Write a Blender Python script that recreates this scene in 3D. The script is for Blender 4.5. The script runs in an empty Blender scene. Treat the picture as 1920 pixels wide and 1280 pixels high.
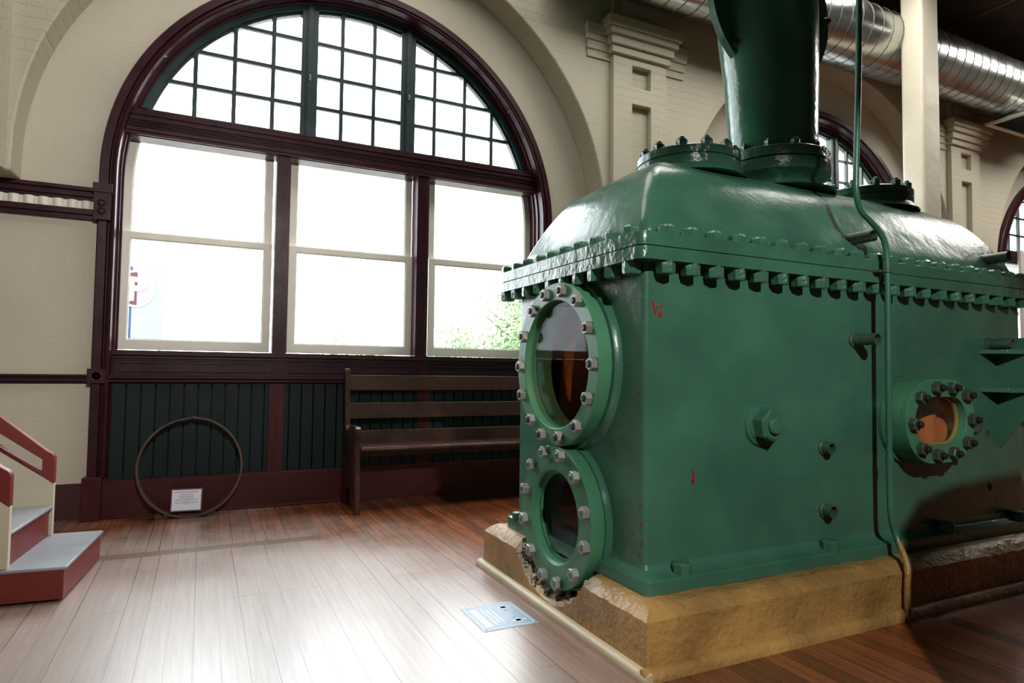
import bpy, bmesh, math, random
from mathutils import Vector, Matrix
from mathutils.geometry import tessellate_polygon
from math import sin, cos, pi, sqrt, asin, atan2
random.seed(7)
SC = bpy.context.scene
COL = SC.collection

# ------------------------------------------------------------------ camera
F, yaw, pitch, roll = 1202.5, .4484, .0472, .0117
fwd = Vector((sin(yaw)*cos(pitch), cos(yaw)*cos(pitch), sin(pitch)))
r0 = Vector((cos(yaw), -sin(yaw), 0)); u0 = r0.cross(fwd)
rr = r0*cos(roll) + u0*sin(roll); uu = -r0*sin(roll) + u0*cos(roll)
cd = bpy.data.cameras.new('camera'); cam = bpy.data.objects.new('camera', cd); COL.objects.link(cam)
M = Matrix((rr, uu, -fwd)).transposed().to_4x4(); M.translation = Vector((0, 0, 1)); cam.matrix_world = M
cd.sensor_width = 36; cd.lens = F*36/1920; cd.clip_start = .02; SC.camera = cam

# ------------------------------------------------------------------ materials
def mat(name, col=(.5, .5, .5), rough=.5, metal=0, **k):
    m = bpy.data.materials.new(name); m.use_nodes = True
    n = m.node_tree.nodes; b = n['Principled BSDF']
    b.inputs['Base Color'].default_value = (*col, 1); b.inputs['Roughness'].default_value = rough
    b.inputs['Metallic'].default_value = metal
    for a, v in k.items(): b.inputs[a].default_value = v
    return m
def N(m, t, **k):
    n = m.node_tree.nodes.new(t)
    for a, v in k.items():
        if a.startswith('_'): setattr(n, a[1:], v)
        else: n.inputs[a].default_value = v
    return n
def L(m, a, ao, b, bi): m.node_tree.links.new(a.outputs[ao], b.inputs[bi])
def coords(m, scale=(1, 1, 1), rot=(0, 0, 0), loc=(0, 0, 0)):
    tc = N(m, 'ShaderNodeTexCoord'); mp = N(m, 'ShaderNodeMapping', Scale=scale, Rotation=rot, Location=loc)
    L(m, tc, 'Object', mp, 'Vector'); return mp
def ramp(m, src, out, p0, p1, c0=(0, 0, 0, 1), c1=(1, 1, 1, 1)):
    r = N(m, 'ShaderNodeValToRGB'); e = r.color_ramp.elements
    e[0].position = p0; e[1].position = p1; e[0].color = c0; e[1].color = c1
    L(m, src, out, r, 'Fac'); return r
def mixc(m, fac, a, b, mode='MIX'):
    x = N(m, 'ShaderNodeMix', _data_type='RGBA', _blend_type=mode)
    def put(i, v):
        if isinstance(v, tuple) and hasattr(v[0], 'outputs'): m.node_tree.links.new(v[0].outputs[v[1]], x.inputs[i])
        else: x.inputs[i].default_value = v if not isinstance(v, tuple) else (*v[:3], 1)
    put(0, fac); put(6, a); put(7, b); return x
def bump(m, src, out, strength=.3, dist=.01, prev=None):
    b = N(m, 'ShaderNodeBump', Strength=strength, Distance=dist); L(m, src, out, b, 'Height')
    if prev: L(m, prev, 'Normal', b, 'Normal')
    L(m, b, 'Normal', m.node_tree.nodes['Principled BSDF'], 'Normal'); return b
def P(m): return m.node_tree.nodes['Principled BSDF']

def paint(name, col, rough=.25, bumps=.15, chips=None, chipcol=(.12, .03, .015), var=.25, cscale=9):
    m = mat(name, col, rough)
    mp = coords(m)
    n1 = N(m, 'ShaderNodeTexNoise', Scale=3.0, Detail=6.0); L(m, mp, 'Vector', n1, 'Vector')
    dark = tuple(c*(1-var) for c in col); lite = tuple(min(1, c*(1+var*.6)) for c in col)
    r = ramp(m, n1, 'Fac', .3, .7, (*dark, 1), (*lite, 1)); last = (r, 'Color')
    if chips:
        n2 = N(m, 'ShaderNodeTexNoise', Scale=cscale, Detail=9.0, Roughness=.7); L(m, mp, 'Vector', n2, 'Vector')
        r2 = ramp(m, n2, 'Fac', chips, chips+.012)
        x = mixc(m, (r2, 'Color'), last, chipcol); last = (x, 2)
    m.node_tree.links.new(last[0].outputs[last[1]], P(m).inputs['Base Color'])
    nb = N(m, 'ShaderNodeTexNoise', Scale=45.0, Detail=5.0); L(m, mp, 'Vector', nb, 'Vector')
    b1 = bump(m, nb, 'Fac', bumps, .004)
    nc = N(m, 'ShaderNodeTexNoise', Scale=9.0, Detail=3.0); L(m, mp, 'Vector', nc, 'Vector')
    bump(m, nc, 'Fac', bumps, .02, b1)
    nr = N(m, 'ShaderNodeTexNoise', Scale=6.0, Detail=4.0); L(m, mp, 'Vector', nr, 'Vector')
    mr = N(m, 'ShaderNodeMapRange'); mr.inputs['To Min'].default_value = rough*.7; mr.inputs['To Max'].default_value = rough*1.5
    L(m, nr, 'Fac', mr, 'Value'); L(m, mr, 'Result', P(m), 'Roughness')
    return m

GREEN = paint('green_enamel', (.050, .160, .108), .24, .22, chips=.77)
GREEN_HEAVY = paint('green_enamel_lumpy', (.050, .160, .105), .20, .8, chips=.76)
GREEN_CLEAN = paint('green_enamel_ring', (.070, .235, .135), .35, .12)
OCHRE = paint('ochre_painted_concrete', (.40, .235, .078), .33, 1.0, var=.45, chips=.72, chipcol=(.05, .035, .02), cscale=14)
[setattr(n.inputs['Distance'], 'default_value', .007) for n in OCHRE.node_tree.nodes if n.type == 'BUMP' and abs(n.inputs['Distance'].default_value-.004) < 1e-4]
STONE = paint('broken_concrete', (.52, .44, .33), .8, 1.0, chips=.62, chipcol=(.1, .08, .05), var=.6, cscale=20)
MAROON = paint('maroon_woodwork', (.036, .0075, .013), .32, .08, var=.25)
MAROON_W = paint('maroon_lower_woodwork', (.058, .011, .013), .36, .08, var=.25)
BARKG = paint('dark_green_sash', (.012, .035, .038), .35, .08)
CREAM_S = paint('cream_sash', (.78, .77, .70), .4, .06, var=.06)
BOARD = paint('dark_green_boards', (.004, .014, .014), .5, .1, var=.3)
BENCHM = paint('bench_varnished_wood', (.052, .022, .017), .25, .1, var=.4)
RUST = paint('rusty_iron', (.10, .055, .045), .7, .6, var=.5)
RUSTI = paint('bright_rust', (.40, .13, .035), .85, .9, var=.7, cscale=20)
NUT = paint('galvanised_nut', (.36, .37, .36), .45, .2, var=.3); P(NUT).inputs['Metallic'].default_value = .55
NUTD = paint('grimy_green_nut', (.065, .085, .065), .4, .3, var=.5)
BLACKM = mat('dark_thread', (.012, .012, .012), .5)
REDP = mat('red_paint', (.32, .008, .008), .6)
STEPT = paint('grey_tread', (.33, .36, .40), .35, .1, var=.2)
STEPR = paint('red_riser', (.20, .028, .025), .4, .08, var=.12)
STEPC = paint('cream_stringer', (.62, .57, .45), .5, .06, var=.06)
TRIMM = paint('painted_metal_strip', (.50, .42, .27), .35, .15, var=.2)
GALV = paint('galvanised_duct', (.48, .50, .49), .22, .1, var=.2); P(GALV).inputs['Metallic'].default_value = 1
COLM = paint('cream_column_paint', (.66, .62, .50), .5, .25, var=.06)
WHITEP = mat('white_pipe', (.6, .6, .56), .4)
BRASS = paint('yellowed_liner', (.30, .27, .09), .3, .1)

def cream_wall(name, brick=True, col=(.56, .52, .425), bs=.28):
    m = mat(name, col, .62)
    mp = coords(m)
    n1 = N(m, 'ShaderNodeTexNoise', Scale=1.6, Detail=5.0); L(m, mp, 'Vector', n1, 'Vector')
    r = ramp(m, n1, 'Fac', .3, .75, (*[c*.93 for c in col], 1), (*[c*1.05 for c in col], 1))
    last = (r, 'Color')
    sw = N(m, 'ShaderNodeSeparateXYZ'); L(m, mp, 'Vector', sw, 'Vector')
    cb = N(m, 'ShaderNodeCombineXYZ'); L(m, sw, 'X', cb, 'X'); L(m, sw, 'Z', cb, 'Y')
    nb = N(m, 'ShaderNodeTexNoise', Scale=28.0, Detail=6.0); L(m, mp, 'Vector', nb, 'Vector')
    b1 = bump(m, nb, 'Fac', .25, .006)
    if brick:
        w = N(m, 'ShaderNodeTexNoise', Scale=4.0, Detail=3.0); L(m, mp, 'Vector', w, 'Vector')
        ad = N(m, 'ShaderNodeVectorMath', _operation='MULTIPLY_ADD'); L(m, w, 'Color', ad, 0)
        ad.inputs[1].default_value = (.012, .012, 0); L(m, cb, 'Vector', ad, 2)
        bt = N(m, 'ShaderNodeTexBrick', Scale=1.0); bt.inputs['Brick Width'].default_value = .21
        bt.inputs['Row Height'].default_value = .072; bt.inputs['Mortar Size'].default_value = .0035
        bt.inputs['Mortar Smooth'].default_value = .6
        L(m, ad, 'Vector', bt, 'Vector')
        nm = N(m, 'ShaderNodeTexNoise', Scale=1.3, Detail=2.0); L(m, mp, 'Vector', nm, 'Vector')
        rm = ramp(m, nm, 'Fac', .4, .65)
        mul = N(m, 'ShaderNodeMath', _operation='MULTIPLY'); L(m, bt, 'Fac', mul, 0); L(m, rm, 'Color', mul, 1)
        b2 = N(m, 'ShaderNodeBump', Strength=bs, Distance=.006, _invert=True); L(m, mul, 'Value', b2, 'Height'); L(m, b1, 'Normal', b2, 'Normal')
        L(m, b2, 'Normal', P(m), 'Normal')
        # brick plinth course painted maroon below z = .235
        gt = N(m, 'ShaderNodeMath', _operation='LESS_THAN'); L(m, sw, 'Z', gt, 0); gt.inputs[1].default_value = .235
        x = mixc(m, (gt, 'Value'), last, (.045, .009, .010)); last = (x, 2)
    m.node_tree.links.new(last[0].outputs[last[1]], P(m).inputs['Base Color'])
    return m
WALLM = cream_wall('cream_painted_brick')
SPANM = cream_wall('cream_painted_brick_upper', True, (.50, .47, .37), .7)
PLASTER = cream_wall('cream_plaster', False, (.54, .50, .41))

DARKB = paint('dark_brick', (.07, .05, .04), .8, .3)
def floor_mat():
    m = mat('worn_plank_floor', (.2, .08, .04), .35)
    mp = coords(m); sp = N(m, 'ShaderNodeSeparateXYZ'); L(m, mp, 'Vector', sp, 'Vector')
    sw = N(m, 'ShaderNodeCombineXYZ'); L(m, sp, 'Y', sw, 'X'); L(m, sp, 'X', sw, 'Y')
    def bricks(wid, rows, off):
        b = N(m, 'ShaderNodeTexBrick', Scale=1.0, _offset=off, _offset_frequency=3, _squash=1.0)
        b.inputs['Brick Width'].default_value = wid; b.inputs['Row Height'].default_value = rows
        b.inputs['Mortar Size'].default_value = .0019; b.inputs['Mortar Smooth'].default_value = .1
        b.inputs['Color1'].default_value = (0, 0, 0, 1); b.inputs['Color2'].default_value = (1, 1, 1, 1)
        b.inputs['Mortar'].default_value = (.5, .5, .5, 1)
        L(m, sw, 'Vector', b, 'Vector'); return b
    A = bricks(3.1, .0865, .37); B = bricks(4.0, .062, .41)
    gt = N(m, 'ShaderNodeMath', _operation='GREATER_THAN'); L(m, sp, 'Y', gt, 0); gt.inputs[1].default_value = 4.04
    gap = N(m, 'ShaderNodeMix', _data_type='FLOAT'); L(m, gt, 'Value', gap, 0); L(m, A, 'Fac', gap, 2); L(m, B, 'Fac', gap, 3)
    rnd = mixc(m, (gt, 'Value'), (A, 'Color'), (B, 'Color'))
    # grain
    mg = coords(m, (55, 2.2, 1)); g = N(m, 'ShaderNodeTexNoise', Scale=1.0, Detail=8.0, Roughness=.65); L(m, mg, 'Vector', g, 'Vector')
    wood = ramp(m, g, 'Fac', .28, .75, (.075, .018, .006, 1), (.30, .088, .026, 1))
    tone = mixc(m, .45, (wood, 'Color'), (rnd, 2), 'OVERLAY')
    # worn grey-beige area, its colour lifted to paint in window glare
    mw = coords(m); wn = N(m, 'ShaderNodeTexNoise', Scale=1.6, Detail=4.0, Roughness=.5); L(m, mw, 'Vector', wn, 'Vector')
    # distance from the centre of the worn, glare-whitened area
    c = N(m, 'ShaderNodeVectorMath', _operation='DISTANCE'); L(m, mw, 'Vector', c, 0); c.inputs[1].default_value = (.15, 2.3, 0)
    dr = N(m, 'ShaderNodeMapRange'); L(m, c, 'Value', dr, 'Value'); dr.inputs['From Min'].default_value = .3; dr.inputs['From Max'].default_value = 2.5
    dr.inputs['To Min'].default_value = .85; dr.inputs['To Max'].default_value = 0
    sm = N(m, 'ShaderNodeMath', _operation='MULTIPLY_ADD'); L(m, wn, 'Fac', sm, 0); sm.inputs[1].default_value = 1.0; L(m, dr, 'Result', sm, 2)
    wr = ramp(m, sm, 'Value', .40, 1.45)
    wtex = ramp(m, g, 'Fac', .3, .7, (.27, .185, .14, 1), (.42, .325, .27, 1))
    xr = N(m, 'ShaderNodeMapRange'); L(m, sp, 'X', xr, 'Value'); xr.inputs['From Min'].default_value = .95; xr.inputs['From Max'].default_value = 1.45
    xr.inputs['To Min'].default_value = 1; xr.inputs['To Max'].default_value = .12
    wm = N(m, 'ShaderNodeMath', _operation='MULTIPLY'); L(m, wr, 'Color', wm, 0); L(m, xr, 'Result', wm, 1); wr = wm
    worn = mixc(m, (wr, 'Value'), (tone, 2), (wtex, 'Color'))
    # header board across the planks
    h1 = N(m, 'ShaderNodeMath', _operation='COMPARE'); L(m, sp, 'Y', h1, 0); h1.inputs[1].default_value = 3.99; h1.inputs[2].default_value = .045
    h2 = N(m, 'ShaderNodeMath', _operation='LESS_THAN'); L(m, sp, 'X', h2, 0); h2.inputs[1].default_value = .67
    hh = N(m, 'ShaderNodeMath', _operation='MULTIPLY'); L(m, h1, 'Value', hh, 0); L(m, h2, 'Value', hh, 1)
    hb = mixc(m, (hh, 'Value'), (worn, 2), (.17, .095, .06))
    e1 = N(m, 'ShaderNodeMath', _operation='COMPARE'); L(m, sp, 'Y', e1, 0); e1.inputs[1].default_value = 3.945; e1.inputs[2].default_value = .0022
    e2 = N(m, 'ShaderNodeMath', _operation='COMPARE'); L(m, sp, 'Y', e2, 0); e2.inputs[1].default_value = 4.035; e2.inputs[2].default_value = .0022
    ee = N(m, 'ShaderNodeMath', _operation='MAXIMUM'); L(m, e1, 'Value', ee, 0); L(m, e2, 'Value', ee, 1)
    em = N(m, 'ShaderNodeMath', _operation='MULTIPLY'); L(m, ee, 'Value', em, 0); L(m, h2, 'Value', em, 1)
    ih = N(m, 'ShaderNodeMath', _operation='SUBTRACT'); ih.inputs[0].default_value = 1; L(m, hh, 'Value', ih, 1)
    gm = N(m, 'ShaderNodeMath', _operation='MULTIPLY'); L(m, gap, 0, gm, 0); L(m, ih, 'Value', gm, 1)
    ga = N(m, 'ShaderNodeMath', _operation='MAXIMUM'); L(m, gm, 'Value', ga, 0); L(m, em, 'Value', ga, 1)
    mv = coords(m, (11, .45, 1)); nv = N(m, 'ShaderNodeTexNoise', Scale=1.0, Detail=2.0); L(m, mv, 'Vector', nv, 'Vector')
    rv = ramp(m, nv, 'Fac', .38, .62, (.15, .15, .15, 1), (1, 1, 1, 1)); gv = N(m, 'ShaderNodeMath', _operation='MULTIPLY'); L(m, ga, 'Value', gv, 0); L(m, rv, 'Color', gv, 1)
    fin = mixc(m, (gv, 'Value'), (hb, 2), (.030, .018, .012))
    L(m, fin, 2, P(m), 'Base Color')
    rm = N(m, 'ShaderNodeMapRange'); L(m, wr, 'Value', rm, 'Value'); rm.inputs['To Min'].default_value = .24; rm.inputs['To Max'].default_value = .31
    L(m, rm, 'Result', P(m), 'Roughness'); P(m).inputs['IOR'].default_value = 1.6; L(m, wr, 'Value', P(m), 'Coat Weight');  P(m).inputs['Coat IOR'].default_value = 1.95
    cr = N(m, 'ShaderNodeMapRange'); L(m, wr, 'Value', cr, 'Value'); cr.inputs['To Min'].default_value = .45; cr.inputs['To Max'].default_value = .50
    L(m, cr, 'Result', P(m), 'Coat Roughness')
    b1 = bump(m, g, 'Fac', .12, .003)
    inv = N(m, 'ShaderNodeBump', Strength=.8, Distance=.004, _invert=True); L(m, ga, 'Value', inv, 'Height'); L(m, b1, 'Normal', inv, 'Normal')
    L(m, inv, 'Normal', P(m), 'Normal'); L(m, inv, 'Normal', P(m), 'Coat Normal')
    return m
for mm in (MAROON, MAROON_W, BOARD, BENCHM): P(mm).inputs['Specular IOR Level'].default_value = .25
P(GREEN_CLEAN).inputs['Specular IOR Level'].default_value = .3
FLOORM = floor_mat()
CEILM = paint('brown_metal_deck', (.065, .05, .042), .55, .1, var=.3)

def glass(name, tint=(1, 1, 1), fac=1.0):
    m = bpy.data.materials.new(name); m.use_nodes = True; nt = m.node_tree; nt.nodes.clear()
    o = nt.nodes.new('ShaderNodeOutputMaterial'); mx = nt.nodes.new('ShaderNodeMixShader')
    t = nt.nodes.new('ShaderNodeBsdfTransparent'); t.inputs[0].default_value = (*tint, 1)
    g = nt.nodes.new('ShaderNodeBsdfGlossy'); g.inputs['Roughness'].default_value = .02
    fr = nt.nodes.new('ShaderNodeFresnel'); ge = nt.nodes.new('ShaderNodeNewGeometry'); mr = nt.nodes.new('ShaderNodeMapRange')
    mr.inputs['To Min'].default_value = 1.5; mr.inputs['To Max'].default_value = 1/1.5
    nt.links.new(ge.outputs['Backfacing'], mr.inputs['Value']); nt.links.new(mr.outputs[0], fr.inputs['IOR'])
    mu = nt.nodes.new('ShaderNodeMath'); mu.operation = 'MULTIPLY'; mu.inputs[1].default_value = fac; mu.use_clamp = True
    nt.links.new(fr.outputs[0], mu.inputs[0]); nt.links.new(mu.outputs[0], mx.inputs[0])
    nt.links.new(t.outputs[0], mx.inputs[1]); nt.links.new(g.outputs[0], mx.inputs[2]); nt.links.new(mx.outputs[0], o.inputs[0])
    return m
WGLASS = glass('window_glass', (.97, .98, .98)); PGLASS = glass('port_glass', (.78, .80, .84), .13)

# ------------------------------------------------------------------ mesh helpers
class MB:
    def __init__(s): s.v = []; s.f = []; s.sm = []
    def add(s, vs, fs, smooth=False):
        o = len(s.v); s.v += [tuple(v) for v in vs]
        for f in fs: s.f.append([i+o for i in f]); s.sm.append(smooth)
        return s
    def box(s, a, b, mt=None):
        (x0, y0, z0), (x1, y1, z1) = a, b
        vs = [Vector(p) for p in [(x0,y0,z0),(x1,y0,z0),(x1,y1,z0),(x0,y1,z0),(x0,y0,z1),(x1,y0,z1),(x1,y1,z1),(x0,y1,z1)]]
        if mt: vs = [mt @ v for v in vs]
        return s.add(vs, [(0,3,2,1),(4,5,6,7),(0,1,5,4),(1,2,6,5),(2,3,7,6),(3,0,4,7)])
    def prism(s, outer, holes, d0, d1, f):
        """2-D outline (with holes) extruded between depths d0,d1; f(a,b,d)->xyz"""
        loops = [outer]+list(holes); flat = [p for l in loops for p in l]; n = len(flat)
        tri = tessellate_polygon([[Vector((p[0], p[1], 0)) for p in l] for l in loops])
        vs = [f(p[0], p[1], d0) for p in flat]+[f(p[0], p[1], d1) for p in flat]
        fs = [tuple(t) for t in tri]+[tuple(i+n for i in reversed(t)) for t in tri]
        o = 0
        for l in loops:
            k = len(l)
            for i in range(k): j = (i+1) % k; fs.append((o+i, o+j, o+j+n, o+i+n))
            o += k
        return s.add(vs, fs)
    def lathe(s, prof, c, axis, seg=40, smooth=True, closed=False, a0=0, a1=2*pi):
        """prof [(r, h)], revolve about axis through c"""
        ax = Vector(axis).normalized(); t = Vector((0, 0, 1)) if abs(ax.z) < .9 else Vector((1, 0, 0))
        e1 = ax.cross(t).normalized(); e2 = ax.cross(e1); c = Vector(c)
        full = abs(a1-a0-2*pi) < 1e-6; m = seg if full else seg+1
        vs = []
        for r, h in prof:
            for i in range(m):
                a = a0+(a1-a0)*i/seg; vs.append(c+ax*h+(e1*cos(a)+e2*sin(a))*r)
        fs = []; k = len(prof)
        for j in range(k if closed else k-1):
            jj = (j+1) % k
            for i in range(m if full else m-1):
                ii = (i+1) % m; fs.append((j*m+i, j*m+ii, jj*m+ii, jj*m+i))
        if not closed:
            if prof[0][0] > 1e-6: fs.append(tuple(range(m)))
            if prof[-1][0] > 1e-6: fs.append(tuple(reversed(range((k-1)*m, k*m))))
        return s.add(vs, fs, smooth)
    def cyl(s, a, b, r, seg=24, r2=None, smooth=True):
        a = Vector(a); b = Vector(b); return s.lathe([(r, 0), (r if r2 is None else r2, (b-a).length)], a, b-a, seg, smooth)
    def tube(s, pts, r, seg=12, smooth=True):
        pts = [Vector(p) for p in pts]; n = len(pts); rings = []
        up = Vector((0, 0, 1)); d0 = (pts[1]-pts[0]).normalized()
        if abs(d0.dot(up)) > .95: up = Vector((1, 0, 0))
        e = d0.cross(up).normalized(); vs = []
        for i in range(n):
            d = (pts[min(i+1, n-1)]-pts[max(i-1, 0)]).normalized()
            e = (e-d*e.dot(d)).normalized(); g = d.cross(e)
            ri = r[i] if isinstance(r, (list, tuple)) else r
            for k in range(seg): vs.append(pts[i]+(e*cos(2*pi*k/seg)+g*sin(2*pi*k/seg))*ri)
        fs = [(i*seg+k, i*seg+(k+1) % seg, (i+1)*seg+(k+1) % seg, (i+1)*seg+k) for i in range(n-1) for k in range(seg)]
        fs += [tuple(reversed(range(seg))), tuple(range((n-1)*seg, n*seg))]
        return s.add(vs, fs, smooth)
    def sweep(s, stations, prof, smooth=False, closed=True):
        """stations: functions mapping profile point -> xyz ; prof closed loop"""
        k = len(prof); vs = [st(p) for st in stations for p in prof]; n = len(stations)
        fs = [(i*k+j, i*k+(j+1) % k, (i+1)*k+(j+1) % k, (i+1)*k+j) for i in range(n-1) for j in range(k)]
        fs += [tuple(reversed(range(k))), tuple(range((n-1)*k, n*k))]
        return s.add(vs, fs, smooth)
    def build(s, name, m, parent=None, bevel=0, sub=0, seg=2, auto=35):
        me = bpy.data.meshes.new(name); me.from_pydata(s.v, [], s.f); me.validate()
        bm = bmesh.new(); bm.from_mesh(me); bmesh.ops.recalc_face_normals(bm, faces=bm.faces); bm.to_mesh(me); bm.free()
        me.materials.append(m)
        for p in me.polygons: p.use_smooth = True
        me.set_sharp_from_angle(angle=math.radians(auto))
        o = bpy.data.objects.new(name, me); COL.objects.link(o)
        if parent: setp(o, parent)
        if bevel:
            b = o.modifiers.new('bevel', 'BEVEL'); b.width = bevel; b.segments = seg; b.limit_method = 'ANGLE'; b.angle_limit = math.radians(40)
        return o
ORG = {}
def setp(o, parent):
    o.parent = parent; o.location = o.location-ORG.get(parent.name, Vector((0, 0, 0)))
def tag(o, label=None, cat=None, group=None, kind=None):
    if label: o['label'] = label
    if cat: o['category'] = cat
    if group: o['group'] = group
    if kind: o['kind'] = kind
    return o
def thing(name, loc, label, cat, group=None, kind=None):
    o = bpy.data.objects.new(name, None); COL.objects.link(o); o.location = loc; o.empty_display_size = .1
    ORG[o.name] = Vector(loc); return tag(o, label, cat, group, kind)
def struct(o, label, cat): return tag(o, label, cat, None, 'structure')
XZ = lambda a, b, d: (a, d, b)      # outline in x-z, depth along y
YZ = lambda a, b, d: (d, a, b)      # outline in y-z, depth along x
XY = lambda a, b, d: (a, b, d)
def circ(cx, cy, r, n=48, a0=0, a1=2*pi, end=False):
    m = n+1 if end else n
    return [(cx+r*cos(a0+(a1-a0)*i/n), cy+r*sin(a0+(a1-a0)*i/n)) for i in range(m)]
def stadium(cx, cz, hw, hh, n=16):
    e = hw-hh
    return circ(cx+e, cz, hh, n, -pi/2, pi/2, True)+circ(cx-e, cz, hh, n, pi/2, 3*pi/2, True)
def rrect(x0, y0, x1, y1, r, n=6):
    o = []
    for cx, cy, a in ((x1-r, y1-r, 0), (x0+r, y1-r, pi/2), (x0+r, y0+r, pi), (x1-r, y0+r, 3*pi/2)):
        o += circ(cx, cy, r, n, a, a+pi/2, True)
    return o
def boolean(o, cutters, solver='EXACT'):
    cs = []
    for c in cutters:
        me = bpy.data.meshes.new('c'); me.from_pydata(c.v, [], c.f)
        bm = bmesh.new(); bm.from_mesh(me); bmesh.ops.recalc_face_normals(bm, faces=bm.faces); bm.to_mesh(me); bm.free()
        co = bpy.data.objects.new('c', me); COL.objects.link(co); cs.append(co)
        md = o.modifiers.new('b', 'BOOLEAN'); md.object = co; md.operation = 'DIFFERENCE'; md.solver = solver
    bpy.context.view_layer.update()
    ev = o.evaluated_get(bpy.context.evaluated_depsgraph_get())
    me = bpy.data.meshes.new_from_object(ev); o.modifiers.clear(); o.data = me
    for c in cs: bpy.data.objects.remove(c)
    for p in me.polygons: p.use_smooth = True
    me.set_sharp_from_angle(angle=math.radians(35))
def copy(src, parent, mw_loc, rot=None):
    o = src.copy(); COL.objects.link(o); o.parent = parent
    o.location = Vector(mw_loc)-ORG.get(parent.name, Vector((0, 0, 0))) if parent else Vector(mw_loc)
    if rot is not None: o.rotation_euler = rot
    return o
def bez(pts, n=8):
    """catmull-rom through pts"""
    pts = [Vector(p) for p in pts]; out = []
    for i in range(len(pts)-1):
        a = pts[max(i-1, 0)]; b = pts[i]; c = pts[i+1]; d = pts[min(i+2, len(pts)-1)]
        for k in range(n):
            t = k/n; out.append(.5*((2*b)+(c-a)*t+(2*a-5*b+4*c-d)*t*t+(-a+3*b-3*c+d)*t**3))
    return out+[pts[-1]]

# ------------------------------------------------------------------ room shell
BAYS = [1.067, 6.29, 11.55]; Z0 = 2.306; CEIL = 5.2
X0, X1, Y0 = -4.0, 15.0, -7.0
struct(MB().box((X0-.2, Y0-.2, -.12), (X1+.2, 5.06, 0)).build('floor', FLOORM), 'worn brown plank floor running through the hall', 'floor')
# back wall (window wall) : lower/back plane with arched window openings
def arch_notch(cx, r, z0, zb, n=40):
    return [(cx-r, zb)]+[(cx+r*cos(a), z0+r*sin(a)) for a in [pi-pi*i/n for i in range(n+1)]]+[(cx+r, zb)]
out = [(X0, 0)]
for cx in BAYS: out += arch_notch(cx, 1.68, Z0, 0)
out += [(X1, 0), (X1, CEIL), (X0, CEIL)]
wb = MB().prism(out, [], 5.06, 5.36, XZ).build('wall_back', WALLM)
struct(wb, 'cream painted brick wall holding the arched windows', 'wall')
out = [(X0, 2.19)]
for i, cx in enumerate(BAYS):
    a = arch_notch(cx, 2.16, Z0, 0, 48)
    if i == 0: a[0] = (a[0][0], 2.19)
    out += a
out += [(X1, 0), (X1, CEIL), (X0, CEIL)]
o = MB().prism(out, [], 4.80, 5.06, XZ).build('wall_back_upper', SPANM, wb, bevel=.012)
struct(MB().box((X0-.2, Y0, 0), (X0, 5.36, CEIL)).build('wall_left', PLASTER), 'plain cream wall at the left end', 'wall')
struct(MB().box((X1, Y0, 0), (X1+.2, 5.36, CEIL)).build('wall_right', PLASTER), 'plain cream wall at the far right end', 'wall')
struct(MB().box((X0-.2, Y0-.2, 0), (X1+.2, Y0, CEIL)).build('wall_front', DARKB), 'plain dark brick wall behind the viewer', 'wall')
# corrugated deck ceiling
mb = MB(); nx = int((X1-X0)/.0125); pr = []
for i in range(nx+1):
    x = X0+(X1-X0)*i/nx; k = i % 4; pr.append((x, CEIL+(.018 if k in (1, 2) else 0)))
vs = [(x, Y0, z) for x, z in pr]+[(x, 5.36, z) for x, z in pr]; n = len(pr)
mb.add(vs, [(i, i+1, n+i+1, n+i) for i in range(n-1)])
mb.box((X0, Y0, CEIL+.03), (X1, 5.36, CEIL+.12))
ce = mb.build('ceiling', CEILM); struct(ce, 'dark brown corrugated metal deck ceiling', 'ceiling')
mb = MB()
for x in (8.0, 10.6, 13.2): mb.box((x, Y0, CEIL-.006), (x+.02, 4.8, CEIL+.002))
mb.build('deck_seam', paint('deck_seam_paint', (.11, .09, .075), .5, .1), ce)

# pilasters with stepped capitals and sunk panels
def pilaster(idx, x0, x1):
    f = 4.74; w = x1-x0; cx = (x0+x1)/2; pm = (x0+x1)/2-.02
    mb = MB()
    zb = 0 if idx else 2.19
    out = [(x0, zb), (x1, zb), (x1, CEIL), (x0, CEIL)]
    holes = [[(x0+.21, 3.63), (x0+.42, 3.63), (x0+.42, 3.83), (x0+.21, 3.83)], [(x0+.21, 2.3), (x0+.42, 2.3), (x0+.42, 3.47), (x0+.21, 3.47)]]
    mb.prism(out, holes, f, 4.80, XZ)
    t = tag(mb.build('pilaster', SPANM, None, bevel=.006), None, None)
    mb = MB()
    for a, z0, z1, e in ((0, 3.90, 3.97, .03), (0, 3.97, 4.05, .055), (0, 4.05, 4.11, .085), (0, 4.11, 4.20, .11)):
        mb.box((x0-e, f-e, z0), (x1+e, 4.80, z1))
        mb.box((x0-.24-e*.3, 4.80-e*.5, z0-.06), (x1+.24+e*.3, 4.80, z1-.06))
    mb.build('capital', SPANM, t, bevel=.006)
    mb = MB().box((x0+.08, f-.02, 4.3), (x1-.08, f, 4.62)); mb.build('frieze_panel', SPANM, t, bevel=.004)
    return t
PL = [pilaster(0, -1.72, -1.12), pilaster(1, 3.27, 3.87), pilaster(2, 8.34, 8.94), pilaster(3, 13.4, 14.0)]
for i, (o, s) in enumerate(zip(PL, ('cream brick pilaster at the left edge of the picture', 'cream brick pilaster with stepped capital just left of the big green pipe',
        'cream brick pilaster with stepped capital right of the white column', 'cream brick pilaster beyond the far right window'))):
    tag(o, s, 'pilaster', 'pilasters between the window bays', 'structure')
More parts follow.
